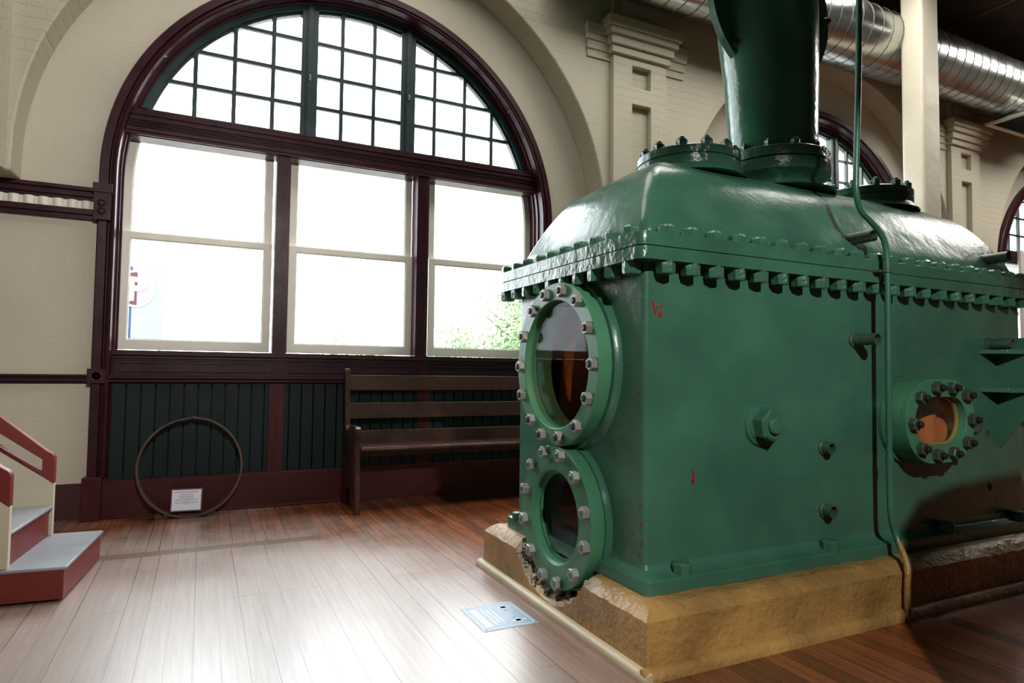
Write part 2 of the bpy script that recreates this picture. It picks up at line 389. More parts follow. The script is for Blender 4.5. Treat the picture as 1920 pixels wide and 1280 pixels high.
# string course
n = 0
for a, b in ((-1.1, 3.1), (4.08, 8.15), (9.15, 13.3)):
    n += 1
    o = MB().box((a, 4.77, 4.55), (b, 4.80, 4.61)).build('trim_%d' % n, SPANM, None, bevel=.01)
    struct(o, ['cream string course high over the large left window', 'cream string course between the pipe and the column, under the duct', 'cream string course at far right under the duct end'][n-1], 'moulding')

# rails on the left wall
mb = MB()
def rail(z0, z1, steps, x0, x1):
    m = MB()
    for a, b, d in steps: m.box((x0, 5.06-d, z0+(z1-z0)*a), (x1, 5.06, z0+(z1-z0)*b))
    return m
o = rail(2.100, 2.190, [(0, .3, .02), (.3, .7, .035), (.7, 1, .055)], X0, -.69).build('trim_4', MAROON, None, bevel=.004)
struct(o, 'maroon moulded rail at window springing height, upper of the pair', 'moulding')
o = rail(1.975, 2.045, [(0, .45, .03), (.45, 1, .045)], X0, -.69).build('trim_5', MAROON, None, bevel=.004)
struct(o, 'maroon moulded rail below the fluted cream band', 'moulding')
mb = MB().box((X0, 5.04, 2.045), (-.69, 5.06, 2.10)); x = -.70
while x > -2.2:
    mb.lathe([(.031, 0), (.031, .055)], (x-.03, 5.045, 2.045), (0, 0, 1), 16); x -= .0785
o = mb.build('trim_6', CREAM_S); struct(o, 'cream fluted band between the two maroon rails', 'moulding')
o = rail(.889, .950, [(0, .2, .012), (.2, .55, .03), (.55, .75, .02), (.75, 1, .034)], X0, -.685).build('trim_7', MAROON, None, bevel=.004)
struct(o, 'maroon chair rail on the left cream wall', 'moulding')
for (a, b), nn, lb in (((2.80, 4.55), 8, 'maroon chair rail between first and second windows'), ((8.02, 9.8), 9, 'maroon chair rail between second and third windows')):
    o = rail(.889, .950, [(0, .2, .012), (.2, .55, .03), (.55, .75, .02), (.75, 1, .034)], a, b).build('trim_%d' % nn, MAROON); struct(o, lb, 'moulding')

# ------------------------------------------------------------------ arched windows
def window(idx, cx, label):
    d = cx-1.067
    W = thing('window_%d' % idx, (cx, 5.1, 0), label, 'window', 'arched windows', 'structure')
    # casing swept round the arch
    prof = [(1.73, 5.06), (1.73, 5.005), (1.722, 4.995), (1.675, 4.995), (1.668, 5.012), (1.662, 5.012), (1.655, 4.985), (1.640, 4.978), (1.628, 4.985),
            (1.624, 5.03), (1.622, 5.05), (1.609, 5.055), (1.609, 5.10), (1.596, 5.105), (1.596, 5.13), (1.609, 5.15), (1.609, 5.22), (1.70, 5.22), (1.70, 5.06)]
    st = []
    def S(c, s_, leg=None):
        if leg is not None: return lambda p, s=c, z=leg: (cx+s*p[0], p[1], z)
        return lambda p, c=c, s_=s_: (cx+c*p[0], p[1], Z0+s_*p[0])
    st.append(S(-1, 0, .279)); st.append(S(-1, 0, 1.3))
    for i in range(65): a = pi-pi*i/64; st.append(S(cos(a), sin(a)))
    st.append(S(1, 0, 1.3)); st.append(S(1, 0, .279))
    MB().sweep(st, prof).build('casing', MAROON, W)
    # corner blocks
    for sx in (-1, 1):
        x = cx+sx*1.700
        m = MB().box((x-.05, 4.965, 1.975), (x+.05, 5.06, 2.215)).box((x-.055, 4.95, 2.155), (x+.055, 5.06, 2.215))
        for z in (2.032, 2.085): m.lathe([(.024, 0), (.024, .006), (.019, .008), (.015, .002), (.01, .002), (.008, .008), (0, .009)], (x-.004, 4.965, z), (0, -1, 0), 20)
        m.build('corner_block', MAROON, W)
        x = cx+sx*1.695
        m = MB().box((x-.052, 4.968, .894), (x+.052, 5.06, .988))
        m.lathe([(.026, 0), (.026, .004), (.018, -.004), (.009, -.002), (0, .004)], (x, 4.968, .94), (0, -1, 0), 20)
        m.build('corner_block', MAROON, W)
        MB().box((x-.055, 4.955, 0), (x+.055, 5.06, .28)).build('plinth_block', MAROON_W, W, bevel=.003)
    # transom
    m = MB().box((cx-1.60, 5.06, 2.60), (cx+1.60, 5.20, 2.795))
    for z0, z1, y in ((2.605, 2.625, 5.035), (2.632, 2.66, 5.045), (2.665, 2.672, 5.05), (2.68, 2.687, 5.05), (2.694, 2.70, 5.05), (2.71, 2.745, 5.048), (2.745, 2.760, 5.04)):
        m.box((cx-1.605, y, z0), (cx+1.605, 5.06, z1))
    m.build('transom', MAROON, W, bevel=.002)
    # lower mullions
    for x in (cx-.56, cx+.535):
        m = MB().box((x-.05, 5.05, .26), (x+.05, 5.20, 2.60))
        for q in (-.03, -.018, -.006, .006, .018): m.box((x+q, 5.044, .26), (x+q+.007, 5.05, 2.60))
        m.build('mullion', MAROON, W)
    # sill and apron panels
    m = MB().box((cx-1.61, 5.055, .95), (cx+1.61, 5.20, 1.118)).box((cx-1.62, 5.03, 1.085), (cx+1.62, 5.06, 1.10)).box((cx-1.62, 5.04, 1.062), (cx+1.62, 5.06, 1.074)).box((cx-1.62, 5.045, 1.048), (cx+1.62, 5.06, 1.054))
    for a, b in ((-1.575, -.645), (-.48, .455), (.62, 1.575)):
        for z in (1.034, .975): m.box((cx+a, 5.043, z-.004), (cx+b, 5.056, z+.004))
        for x in (a, b): m.box((cx+x-.004, 5.043, .975), (cx+x+.004, 5.056, 1.034))
    m.build('sill', MAROON, W)
    m = MB()
    for z0, z1, y in ((.889, .902, 5.035), (.902, .918, 5.0), (.918, .925, 5.02), (.925, .94, 4.995), (.94, .955, 5.03)): m.box((cx-1.645, y, z0), (cx+1.645, 5.06, z1))
    m.build('chair_rail', MAROON, W, bevel=.002)
    # wainscot
    m = MB(); x = cx-1.645+.03; k = 0
    m.box((cx-1.66, 5.085, .2), (cx+1.66, 5.12, .90))
    while x < cx+1.63:
        m.box((x+.004, 5.040, .24), (x+.083, 5.090, .892)); x += .0872
    m.build('wainscot_boards', BOARD, W, bevel=.002)
    for x in (cx-1.645, cx-.57, cx+.56, cx+1.63):
        w = .05 if abs(x-cx) < 1 else .018
        m = MB().box((x-w, 5.028, .24), (x+w, 5.045, .892))
        if w > .03:
            for q in (-.03, -.016, -.002, .012): m.box((x+q, 5.022, .24), (x+q+.008, 5.03, .892))
        m.build('wainscot_stile', MAROON_W, W)
    m = MB().box((cx-1.645, 5.005, .0), (cx+1.645, 5.06, .25)).box((cx-1.645, 4.99, 0), (cx+1.645, 5.01, .018))
    m.build('skirting_board', MAROON_W, W, bevel=.003)
    # sashes
    zt, zm, zb = 2.66, 1.93, 1.124
    def sash(x0, x1, z0, z1, y, side, top):
        R_ = 1.609; c = 1.067
        def edge(e, zlo, zhi):
            # returns outline of pane region inset by e
            pts = [(x0+e, zlo), (x1-e, zlo)]
            if side == 0 or zhi <= Z0: pts += [(x1-e, zhi), (x0+e, zhi)]
            else:
                R2 = R_-e; n = 10
                a1 = asin((zhi-Z0)/R2)
                arc = [(c+side*R2*cos(a1*i/n), Z0+R2*sin(a1*i/n)) for i in range(n+1)]
                pts = [(x0+e, zlo), (x1-e, zlo)]
                if side > 0: pts += arc+[(x0+e, zhi)]
                else: pts += [(x1-e, zhi)]+list(reversed(arc))
            return [(px+d, pz) for px, pz in pts]
        lo = .07 if not top else .045; hi = .05 if top else .045
        outer = edge(0, z0, z1); inner = edge(.056, z0+lo, z1-hi); bead = edge(.063, z0+lo+.007, z1-hi-.007)
        o = MB().prism(outer, [inner], y, y+.035, XZ).build('sash', CREAM_S, W, bevel=.003)
        MB().prism(inner, [bead], y+.012, y+.03, XZ).build('glazing_bead', CREAM_S, o)
        MB().prism(inner, [], y+.020, y+.024, XZ).build('glass', WGLASS, o)
    for x0, x1, sd in ((-.542, .448, -1), (.569, 1.551, 0), (1.693, 2.676, 1)):
        sash(x0, x1, zm-.015, zt, 5.20, sd, True)
        sash(x0, x1, zb, zm+.02, 5.16, sd, False)
    # arched light : dark green frame, mullions, muntins and panes
    zg = 2.82
    th = lambda r, z: asin((z-Z0)/r)
    def ringpiece(name, r0, r1, y0, y1, mt, parent):
        t = th(r1, 2.79); a = [t+(pi-2*t)*i/56 for i in range(57)]
        st = [S(cos(q), sin(q)) for q in a]
        return MB().sweep(st, [(r0, y0), (r1, y0), (r1, y1), (r0, y1)]).build(name, mt, parent)
    G = ringpiece('arch_frame', 1.555, 1.612, 5.115, 5.19, BARKG, W)
    ringpiece('arch_bead', 1.535, 1.556, 5.14, 5.185, BARKG, G)
    MB().box((cx-1.515, 5.115, 2.79), (cx+1.515, 5.19, zg)).build('bottom_rail', BARKG, G)
    for x in (-.388, .405):
        zz = Z0+sqrt(1.56**2-x*x)
        m = MB().box((cx+x-.062, 5.11, 2.79), (cx+x+.062, 5.19, zz)).box((cx+x-.018, 5.095, 2.79), (cx+x+.018, 5.11, zz+.03)).box((cx+x-.03, 5.104, 2.79), (cx+x+.03, 5.11, zz+.03))
        m.build('arch_mullion', BARKG, G, bevel=.002)
        m = MB(); m.tube([(cx+x, 5.085, 3.245), (cx+x+.004, 5.08, 3.265), (cx+x, 5.085, 3.285)], .005, 8); m.box((cx+x-.008, 5.085, 3.24), (cx+x+.008, 5.1, 3.25)); m.build('catch', NUT, G)
    for a in (148, 37):
        a = math.radians(a); px, pz = cx+1.63*cos(a), Z0+1.63*sin(a)
        MB().tube([(px-.02, 5.02, pz-.008), (px, 5.01, pz), (px+.02, 5.02, pz+.008)], .006, 8).build('catch', NUT, W)
    for x in (-1.181, -.92, -.651, -.135, .123, .644, .917, 1.175):
        zz = Z0+sqrt(1.555**2-x*x)
        MB().box((cx+x-.015, 5.130, zg), (cx+x+.015, 5.17, zz)).build('muntin', BARKG, G, bevel=.003)
    for z in (3.058, 3.315, 3.575):
        h = sqrt(1.555**2-(z-Z0)**2)
        for a, b in ((-h, -.44), (-.33, .35), (.46, h)):
            if b > a: MB().box((cx+a, 5.138, z-.014), (cx+b, 5.168, z+.014)).build('muntin', BARKG, G, bevel=.003)
    t = th(1.55, zg)
    MB().prism([(cx+1.55*cos(t+(pi-2*t)*i/40), Z0+1.55*sin(t+(pi-2*t)*i/40)) for i in range(41)], [], 5.150, 5.154, XZ).build('glass', WGLASS, G)
    return W
window(1, BAYS[0], 'large maroon arched window with three cream sashes beside the green machine')
window(2, BAYS[1], 'arched window partly hidden behind the green pipe and machine')
window(3, BAYS[2], 'arched window cut off at the far right edge of the picture')

# ------------------------------------------------------------------ concrete plinth
PX, PY, PXE, PYE = 1.335, 1.735, 4.5, 3.08
def plinth():
    bm = bmesh.new()
    # long section built as a grid box with chamfered top, then displaced lightly
    xs = [PX+(PXE-PX)*i/90 for i in range(91)]; ys = [PY+(PYE-PY)*i/44 for i in range(45)]
    m = MB()
    prof = [(0, 0), (0, .06), (0, .12), (0, .182), (.02, .200), (.042, .219), (.06, .222)]
    rings = []
    for e, z in prof:
        x0, y0, x1, y1 = PX+e, PY+e, PXE-e, PYE-e; ring = []
        N1, N2 = 84, 40
        for i in range(N1): ring.append((x0+(x1-x0)*i/N1, y0, z))
        for i in range(N2): ring.append((x1, y0+(y1-y0)*i/N2, z))
        for i in range(N1): ring.append((x1-(x1-x0)*i/N1, y1, z))
        for i in range(N2): ring.append((x0, y1-(y1-y0)*i/N2, z))
        rings.append(ring)
    vs = [p for r_ in rings for p in r_]; k = len(rings[0])
    rnd = random.Random(3)
    vv = []
    for j, p in enumerate(vs):
        a = .0028 if p[2] > .01 else 0
        vv.append((p[0]+rnd.uniform(-a, a)*.6, p[1]+rnd.uniform(-a, a)*.4, p[2]+rnd.uniform(-a, a)))
    fs = [(j*k+i, j*k+(i+1) % k, (j+1)*k+(i+1) % k, (j+1)*k+i) for j in range(len(rings)-1) for i in range(k)]
    fs.append(tuple(range((len(rings)-1)*k, len(rings)*k))); fs.append(tuple(reversed(range(k))))
    m.add(vv, fs)
    return m
pl = plinth().build('concrete_plinth', OCHRE)
# rough cutter for the broken notch
cut = MB(); rnd = random.Random(11); vs = []; NA, NX = 60, 16
for i in range(NX):
    x = 1.20+.34*i/(NX-1)
    for a in range(NA):
        t = 2*pi*a/NA; r_ = .352+rnd.uniform(-.010, .012)+.018*max(0, sin(3*t+i*.5))*.4-(.03*(x-1.33) if x > 1.33 else 0)
        vs.append((x+rnd.uniform(-.006, .006) if 0 < i < NX-1 else x, 2.415+r_*cos(t)*(1.0 if cos(t) > 0 else .93), .385+r_*sin(t)))
fs = [(i*NA+a, i*NA+(a+1) % NA, (i+1)*NA+(a+1) % NA, (i+1)*NA+a) for i in range(NX-1) for a in range(NA)]
fs += [tuple(reversed(range(NA))), tuple(range((NX-1)*NA, NX*NA))]
cut.add(vs, fs)
pl.data.materials.append(STONE)
boolean(pl, [cut])
for p in pl.data.polygons:
    c = p.center
    if abs(sqrt((c.y-2.415)**2+(c.z-.385)**2)-.352) < .05 and c.x < 1.56 and c.z < .215 and c.x > PX+.001 and c.y > 2.0 and c.y < 2.82 and not (abs(p.normal.x) > .9 and c.x < PX+.02): p.material_index = 1
tag(pl, 'ochre painted concrete plinth with a broken notch, under the green machine', 'plinth')
# loose rubble look : lumps lining the notch
m = MB(); rnd = random.Random(5)
for i in range(240):
    t = rnd.uniform(pi*1.03, pi*1.93); t = -t
    x = rnd.uniform(1.345, 1.53); r_ = .352-.03*max(0, x-1.33)-.002; yy = 2.415-r_*cos(t); zz = .385+r_*sin(-t)*1.0
    if zz > .2: continue
    s_ = rnd.uniform(.006, .022); q = []
    for a in (0, 1):
        for b in range(5):
            an = 2*pi*b/5+rnd.random(); q.append((x+s_*cos(an)*(1-.4*a), yy+s_*sin(an)*(1-.4*a), zz+(-.006 if a == 0 else s_*.7)))
    m.add(q, [(4, 3, 2, 1, 0), (5, 6, 7, 8, 9)]+[(b, (b+1) % 5, 5+(b+1) % 5, 5+b) for b in range(5)])
o = m.build('broken_concrete', STONE, pl, auto=20); tag(o, 'rough broken concrete in the notch', kind='stuff')
# metal strips along plinth foot
m = MB(); yy = [1.70, 3.115]
m.sweep([lambda p, y=y: (1.305+p[0], y, p[1]) for y in yy], [(0, 0), (0, .012), (.006, .024), (.018, .031), (.030, .033), (.030, 0)], smooth=True)
tag(m.build('floor_strip', TRIMM), 'pale painted metal strip on the floor along the short end of the plinth', 'trim strip')
m = MB()
m.sweep([lambda p, x=x: (x, 1.702+p[0], p[1]) for x in (1.31, 4.5)], [(0, 0), (0, .016), (.008, .032), (.022, .040), (.033, .040), (.033, 0)], smooth=True)
tag(m.build('floor_strip', OCHRE), 'ochre moulding strip on the floor along the long side of the plinth', 'trim strip')

# ------------------------------------------------------------------ the condenser
MX, MY, MXE, MYE = 1.455, 1.905, 3.93, 2.935; ZB = .222
K = thing('condenser', (2.6, 2.42, .222), 'large green riveted cast iron condenser with round glazed ports, standing on the ochre plinth', 'machine')
# body shell
body = MB().prism(rrect(MX, MY, MXE, MYE, .022), [rrect(MX+.05, MY+.05, MXE-.05, MYE-.05, .02)], ZB+.02, 1.42, XY).build('body', GREEN, K)
CU, CL = (2.42, 1.035), (2.415, .387)
RUSTD = paint('dark_rust', (.05, .024, .015), .85, .6, var=.5)
boolean(body, [MB().cyl((1.3, *CU), (1.7, *CU), .272, 64), MB().cyl((1.3, *CL), (1.7, *CL), .178, 64),
               MB().prism(stadium(3.045, .80, .225, .160), [], 1.7, 2.1, XZ)])
body.data.materials.append(RUSTD)
for p in body.data.polygons:
    c = p.center
    if MX+.04 < c.x < MXE-.04 and MY+.04 < c.y < MYE-.04: p.material_index = 1
# inner lining, rusty
inn = MB().prism(rrect(MX+.055, MY+.055, MXE-.055, MYE-.055, .02), [], .30, .31, XY)
inn.prism(rrect(MX+.40, MY+.06, MX+.44, MYE-.06, .01), [], .31, 1.40, XY)
lin = inn.build('inner_floor', RUST, K)
lin2 = MB().prism([(1.97, .31), (2.87, .31), (2.87, 1.4), (1.97, 1.4)], [circ(2.30, .86, .26, 40)], 1.90, 1.93, YZ).build('inner_baffle', RUSTI, K)
m = MB().tube(bez([(1.59, 2.665, .86), (1.59, 2.685, 1.00), (1.59, 2.655, 1.14), (1.59, 2.53, 1.258)]), [.006+.024*sin(pi*i/24) for i in range(25)], 12)
m.build('inner_rib', RUSTI, K)
m = MB().box((2.9, 2.00, .31), (3.85, 2.03, 1.38)); m.lathe([(.05, 0), (.05, 1.0)], (3.22, 1.985, .33), (0, 0, 1), 20); m.build('inner_baffle', RUSTI, K)
# base flange with fillet
rings = []; m = MB(); prof = [(.045, .070, 0), (.045, .070, .045), (.043, .066, .05), (.018, .022, .056), (.004, .006, .068), (0, 0, .085)]
vs = []
for ex, ey, z in prof:
    r_ = .022 if ex < .03 else .03
    vs += [(x, y, ZB+z) for x, y in rrect(MX-ex, MY-ey, MXE+.05, MYE+ex, r_)]
k = len(vs)//len(prof)
fs = [(j*k+i, j*k+(i+1) % k, (j+1)*k+(i+1) % k, (j+1)*k+i) for j in range(len(prof)-1) for i in range(k)]+[tuple(reversed(range(k)))]
m.add(vs, fs); m.build('base_flange', GREEN, K)
# main flange (two plates with a seam) 
m = MB()
FX0, FY0, FX1, FY1 = 1.385, 1.835, 4.02, 3.035
for z0, z1, e in ((1.410, 1.457, 0), (1.457, 1.461, .006), (1.461, 1.512, .001)):
    m.prism(rrect(FX0+e, FY0+e, FX1-e, FY1-e, .035), [rrect(MX+.05, MY+.05, MXE-.05, MYE-.05, .02)], z0, z1, XY)
m.build('main_flange', GREEN_HEAVY, K, bevel=.004)
# hood
tab = [(0, 1.505), (0, 1.53), (.012, 1.58), (.045, 1.650), (.085, 1.726), (.14, 1.806), (.20, 1.862), (.25, 1.892), (.30, 1.924), (.36, 1.948), (.42, 1.960), (.50, 1.966)]
cv = bez([(a, 0, b) for a, b in tab], 4); vs = []
for p in cv:
    t, z = p.x, p.z; r_ = max(.008, min(.04, .05-.02*t, .50-t))
    vs += [(x, y, z) for x, y in rrect(1.46+t, 1.91+t, 3.91-t, 2.93-min(t, .50), r_, 4)]
k = 20; n = len(cv)
fs = [(j*k+i, j*k+(i+1) % k, (j+1)*k+(i+1) % k, (j+1)*k+i) for j in range(n-1) for i in range(k)]+[tuple(range((n-1)*k, n*k))]
MB().add(vs, fs).build('hood', GREEN, K, auto=80)
# flange bolts : square head above, nut below
def hexpts(r, n=6, a=0): return [(r*cos(a+2*pi*i/n), r*sin(a+2*pi*i/n)) for i in range(n)]
def flange_bolt_mesh():
    m = MB()
    m.lathe([(.032, 1.510), (.034, 1.514), (.034, 1.538), (.026, 1.547)], (0, 0, 0), (0, 0, 1), 7)
    m.lathe([(.012, 1.375), (.012, 1.54)], (0, 0, 0), (0, 0, 1), 8)
    m.lathe([(.033, 1.366), (.036, 1.372), (.036, 1.411)], (0, 0, 0), (0, 0, 1), 6)
    return m
fb = None; pos = []
for i in range(22): pos.append((1.522+.1168*i, 1.868, 0))
for i in range(10): pos.append((1.418, 1.935+.1185*i, pi/2))
for i, (x, y, a) in enumerate(pos):
    if 2.05 < y and x < 1.45 and False: continue
    if fb is None: fb = flange_bolt_mesh().build('flange_bolt', GREEN_HEAVY, K, auto=25); fb.location = Vector((x, y, 0))-ORG[K.name]
    else: copy(fb, K, (x, y, 0), (0, 0, random.uniform(-.35, .35)))
# wait: spacing on the far side and right end
for i in range(21): copy(fb, K, (1.522+.1168*i, 3.0, 0), (0, 0, random.uniform(-.3, .3)))

# nut meshes
def nut_mesh(r, h, stud, sr):
    m = MB(); m.lathe([(r*.88, h), (r, h-.004), (r, 0)], (0, 0, 0), (0, 0, 1), 6)
    return m
def stud_mesh(r, h0, h1):
    return MB().lathe([(r, h0), (r, h1-.003), (r*.7, h1)], (0, 0, 0), (0, 0, 1), 14)
ROTX = Matrix.Rotation(-pi/2, 4, 'Y').to_euler()      # +z -> -x
ROTY = Matrix.Rotation(pi/2, 4, 'X').to_euler()       # +z -> -y
def port_bolts(parent, pts, rot, nm, sm, r, h, hs, sr, jit=1):
    n0 = s0 = None
    for p in pts:
        spin = Matrix.Rotation(random.uniform(0, 1), 4, 'Z'); R_ = (rot.to_matrix().to_4x4() @ spin).to_euler()
        if n0 is None:
            n0 = nut_mesh(r, h, 0, sr).build('nut', nm, parent, auto=25)
            s0 = stud_mesh(sr, h*.5, hs).build('stud', sm, parent, auto=30)
            for o in (n0, s0): o.location = Vector(p)-ORG[K.name]*0; o.rotation_euler = R_
        else:
            copy(n0, parent, p, R_); copy(s0, parent, p, R_)
def child(o, parent):
    o.parent = parent; o.location = (0, 0, 0); return o
def offset_parent(o):   # K children are stored relative to K; sub-parts of such parts keep world coordinates
    ORG[o.name] = Vector((0, 0, 0))
# upper end port
def rcirc(c, r, n=64): return circ(c[0], c[1], r, n)
pad = MB().lathe([(.385, 0), (.372, .012), (.368, .030), (.27, .030), (.27, 0)], (MX+.002, *CU), (-1, 0, 0), 72, closed=True).build('port_pad', GREEN, K)
U = MB().lathe([(.276, .026), (.349, .026), (.352, .031), (.352, .083), (.347, .089), (.279, .089), (.275, .085), (.275, .035)], (MX, *CU), (-1, 0, 0), 80, closed=True)
U = U.build('sight_port', GREEN_CLEAN, K, auto=30); U['label'] = 'upper round sight port on the end of the machine'
g = MB().lathe([(.277, 0), (.277, .008)], (MX-.052, *CU), (-1, 0, 0), 64).build('glass', PGLASS); child(g, U)
UB = [(2.325,1.345),(2.202,1.291),(2.118,1.176),(2.083,1.034),(2.119,.900),(2.199,.784),(2.338,.726),(2.491,.725),(2.593,.783),(2.687,.893),(2.706,1.025),(2.676,1.165),(2.583,1.278),(2.468,1.340)]
port_bolts(U, [(MX-.088, 2.42+(y-2.40), z) for y, z in UB], ROTX, NUT, BLACKM, .0275, .026, .033, .0145)
# lower end port, cut flat at its top
cutz = .684
m = MB().lathe([(.317, 0), (.308, .010), (.306, .028), (.18, .028), (.18, 0)], (MX+.002, *CL), (-1, 0, 0), 72, closed=True)
pad2 = m.build('port_pad', GREEN, K)
m = MB().lathe([(.192, .026), (.298, .026), (.300, .030), (.300, .083), (.296, .088), (.202, .088), (.192, .078)], (MX, *CL), (-1, 0, 0), 80, closed=True)
Lp = m.build('sight_port', GREEN_CLEAN, K, auto=30); Lp['label'] = 'lower round sight port with a flat top edge'
for o in (Lp, pad2):
    bpy.context.view_layer.update()
    s_ = o.location.copy(); o.parent = None; o.location = (0, 0, 0)
    boolean(o, [MB().box((1.2, 2.0, cutz), (1.7, 2.9, 1.0))])
    o.parent = K; o.location = s_
m = MB().lathe([(.177, 0), (.192, 0), (.192, .012), (.177, .012)], (MX-.040, *CL), (-1, 0, 0), 64, closed=True).build('gasket_ring', GREEN_CLEAN); child(m, Lp)
g = MB().lathe([(.19, 0), (.19, .006)], (MX-.036, *CL), (-1, 0, 0), 64).build('glass', PGLASS); child(g, Lp)
LB = [(2.345,.652),(2.229,.579),(2.152,.454),(2.151,.321),(2.228,.195),(2.363,.121),(2.484,.124),(2.601,.2),(2.673,.325),(2.665,.463),(2.604,.582),(2.485,.651)]
port_bolts(Lp, [(MX-.087, y, z) for y, z in LB], ROTX, NUT, GREEN, .0275, .028, .031, .0145)
# side oval port
m = MB().prism(stadium(3.025, .80, .272, .205), [stadium(3.045, .80, .225, .160)], MY-.018, MY+.004, XZ); m.build('port_pad', GREEN, K, bevel=.008, seg=3)
ho = stadium(3.025, .80, .190, .1085, 24)
SP = MB().prism(stadium(3.025, .80, .255, .1885, 24), [ho], MY-.12, MY-.085, XZ)
SP.prism(stadium(3.025, .80, .255, .1885, 24), [stadium(3.045, .80, .225, .160, 24)], MY-.085, MY-.015, XZ)
SP = SP.build('sight_port', GREEN_CLEAN, K, bevel=.003)
SP['label'] = 'oval sight port on the long side of the machine'
g = MB().prism(stadium(3.025, .80, .1915, .110, 24), [stadium(3.025, .80, .184, .1025, 24)], MY-.084, MY-.070, XZ).build('liner', BRASS); child(g, SP)
g = MB().prism(stadium(3.045, .80, .2245, .1595, 24), [stadium(3.045, .80, .220, .155, 24)], MY-.066, MY+.055, XZ).build('rusty_liner', RUSTI); child(g, SP)
g = MB().prism(stadium(3.025, .80, .187, .106, 24), [], MY-.074, MY-.070, XZ).build('glass', WGLASS); child(g, SP)
SB = [(3.,.962),(3.124,.962),(3.243,.925),(3.289,.802),(3.243,.689),(3.125,.642),(2.997,.638),(2.875,.674),(2.819,.791),(2.875,.914)]
SB = [(3.025+(x-3.05)*.93, .80+(z-.80)*.93) for x, z in SB]
port_bolts(SP, [(x, MY-.119, z) for x, z in SB], ROTY, NUTD, BLACKM, .0295, .030, .050, .0145)

# big hex boss and stubs on the long side
m = MB().lathe([(.088, 0), (.084, .012), (.074, .014), (.071, .02), (0, .02)], (2.03, MY, .80), (0, -1, 0), 40); m.build('boss_washer', GREEN, K)
m = MB().lathe([(.054, 0), (.054, .062), (.046, .068), (.036, .069), (.030, .069), (.030, .085), (.022, .09), (0, .09)], (0, 0, 0), (0, 0, 1), 6)
o = MB().lathe([(.066, .018), (.066, .064), (.056, .071)], (0, 0, 0), (0, 0, 1), 6).build('boss_nut', GREEN, K, auto=25)
o.location = Vector((2.03, MY, .80))-ORG[K.name]; o.rotation_euler = (Matrix.Rotation(pi/2, 4, 'X') @ Matrix.Rotation(.2, 4, 'Z')).to_euler()
m = MB().lathe([(.034, .05), (.034, .082), (.028, .089), (0, .09)], (2.03, MY, .80), (0, -1, 0), 24); m.build('boss_stud', GREEN, K)
def stub(x, z, Ln, r, y0=MY, mt=NUTD, collar=True, lab=None):
    m = MB().lathe([(r*1.25, -.02), (r*1.25, .008), (r, .012), (r, Ln), (r*.78, Ln), (r*.78, Ln-.04), (0, Ln-.04)], (x, y0, z), (0, -1, 0), 24)
    o = m.build('pipe_stub', mt, K, auto=30); return o
STUBM = paint('grimy_green_pipe', (.055, .11, .075), .4, .4, chips=.6, chipcol=(.09, .06, .045), var=.5)
stub(2.395, .694, .045, .0255, mt=STUBM); stub(2.397, .431, .048, .027, mt=STUBM)
stub(2.598, 1.159, .115, .026, mt=STUBM); stub(3.628, 1.17, .115, .026, mt=STUBM)
stub(2.64, 1.618, .19, .026, 2.02, STUBM); stub(3.69, 1.618, .19, .028, 2.02, STUBM)
for x, z in ((3.609, .716), (3.617, .444)):
    MB().lathe([(.016, 0), (.016, .003), (.010, .003), (.010, .0005), (0, .0005)], (x, MY, z), (0, -1, 0), 16).build('screw_plug', RUST, K)
MB().lathe([(.045, 0), (.042, .012), (.030, .02), (0, .022)], (3.50, MY, .76), (0, -1, 0), 24).build('boss', STUBM, K)
for x in (1.60, 2.385, 3.19, 3.8):
    m = MB().lathe([(.036, 0), (.038, .038), (.032, .045), (0, .047)], (x, MY-.034, ZB+.048), (0, 0, 1), 8); m.build('anchor_nut', GREEN, K)
m = MB().lathe([(.030, 0), (.032, .03), (.027, .036), (0, .037)], (1.43, 2.88, ZB+.048), (0, 0, 1), 8); m.build('anchor_nut', GREEN, K)
# bracket near the right end
m = MB()
for z in (1.118, .925): m.prism([(3.55, MY+.01), (3.60, 1.80), (3.95, 1.66), (3.95, MY+.01)], [], z, z+.022, XY)
m.prism([(MY+.01, .62), (1.70, .93), (1.70, 1.20), (MY+.01, 1.20)], [], 3.705, 3.73, YZ)
m.build('side_bracket', GREEN, K, bevel=.004)
MB().prism(rrect(3.925, 2.02, 4.32, 2.86, .05), [], ZB+.05, 1.165, XY).build('end_chest', GREEN, K, bevel=.02)
# red paint marks
m = MB()
def stroke(pts, w, y=MY-.0012):
    for (a, b), (c, d_) in zip(pts, pts[1:]):
        dx, dz = c-a, d_-b; l = math.hypot(dx, dz); nx, nz = -dz/l*w/2, dx/l*w/2
        m.prism([(a+nx, b+nz), (c+nx*.8, d_+nz*.8), (c-nx*.8, d_-nz*.8), (a-nx, b-nz)], [], y, y+.0035, XZ)
wx, wz, sc = 1.490, 1.2715, .0026
def wp(l): return [(wx+(x-25)*sc*1.0, wz-(y-20)*sc*.86) for x, y in l]
for l, w in (([(27.5, 21.5), (29.5, 28), (30.5, 33), (32, 39), (33.5, 44.5)], .010), ([(34.5, 38), (34.8, 33), (37, 30.5), (39, 32)], .006), ([(44, 22), (44, 33)], .0075), ([(44, 36), (41.5, 41), (40, 47)], .006), ([(43.5, 40), (43, 48)], .0075), ([(38.5, 41), (39, 47)], .0065)): stroke(wp([(a-2, b) for a, b in l]), w)
m.build('red_mark', REDP, K)
m = MB(); stroke([(1.684, .634), (1.682, .622), (1.685, .612), (1.682, .600), (1.684, .588)], .012); stroke([(1.679, .598), (1.677, .583)], .006); stroke([(1.683, .642), (1.6845, .639)], .005)
m.build('red_mark', REDP, K)
m = MB(); stroke([(1.92, .655), (1.922, .649)], .005); m.build('red_mark', REDP, K)
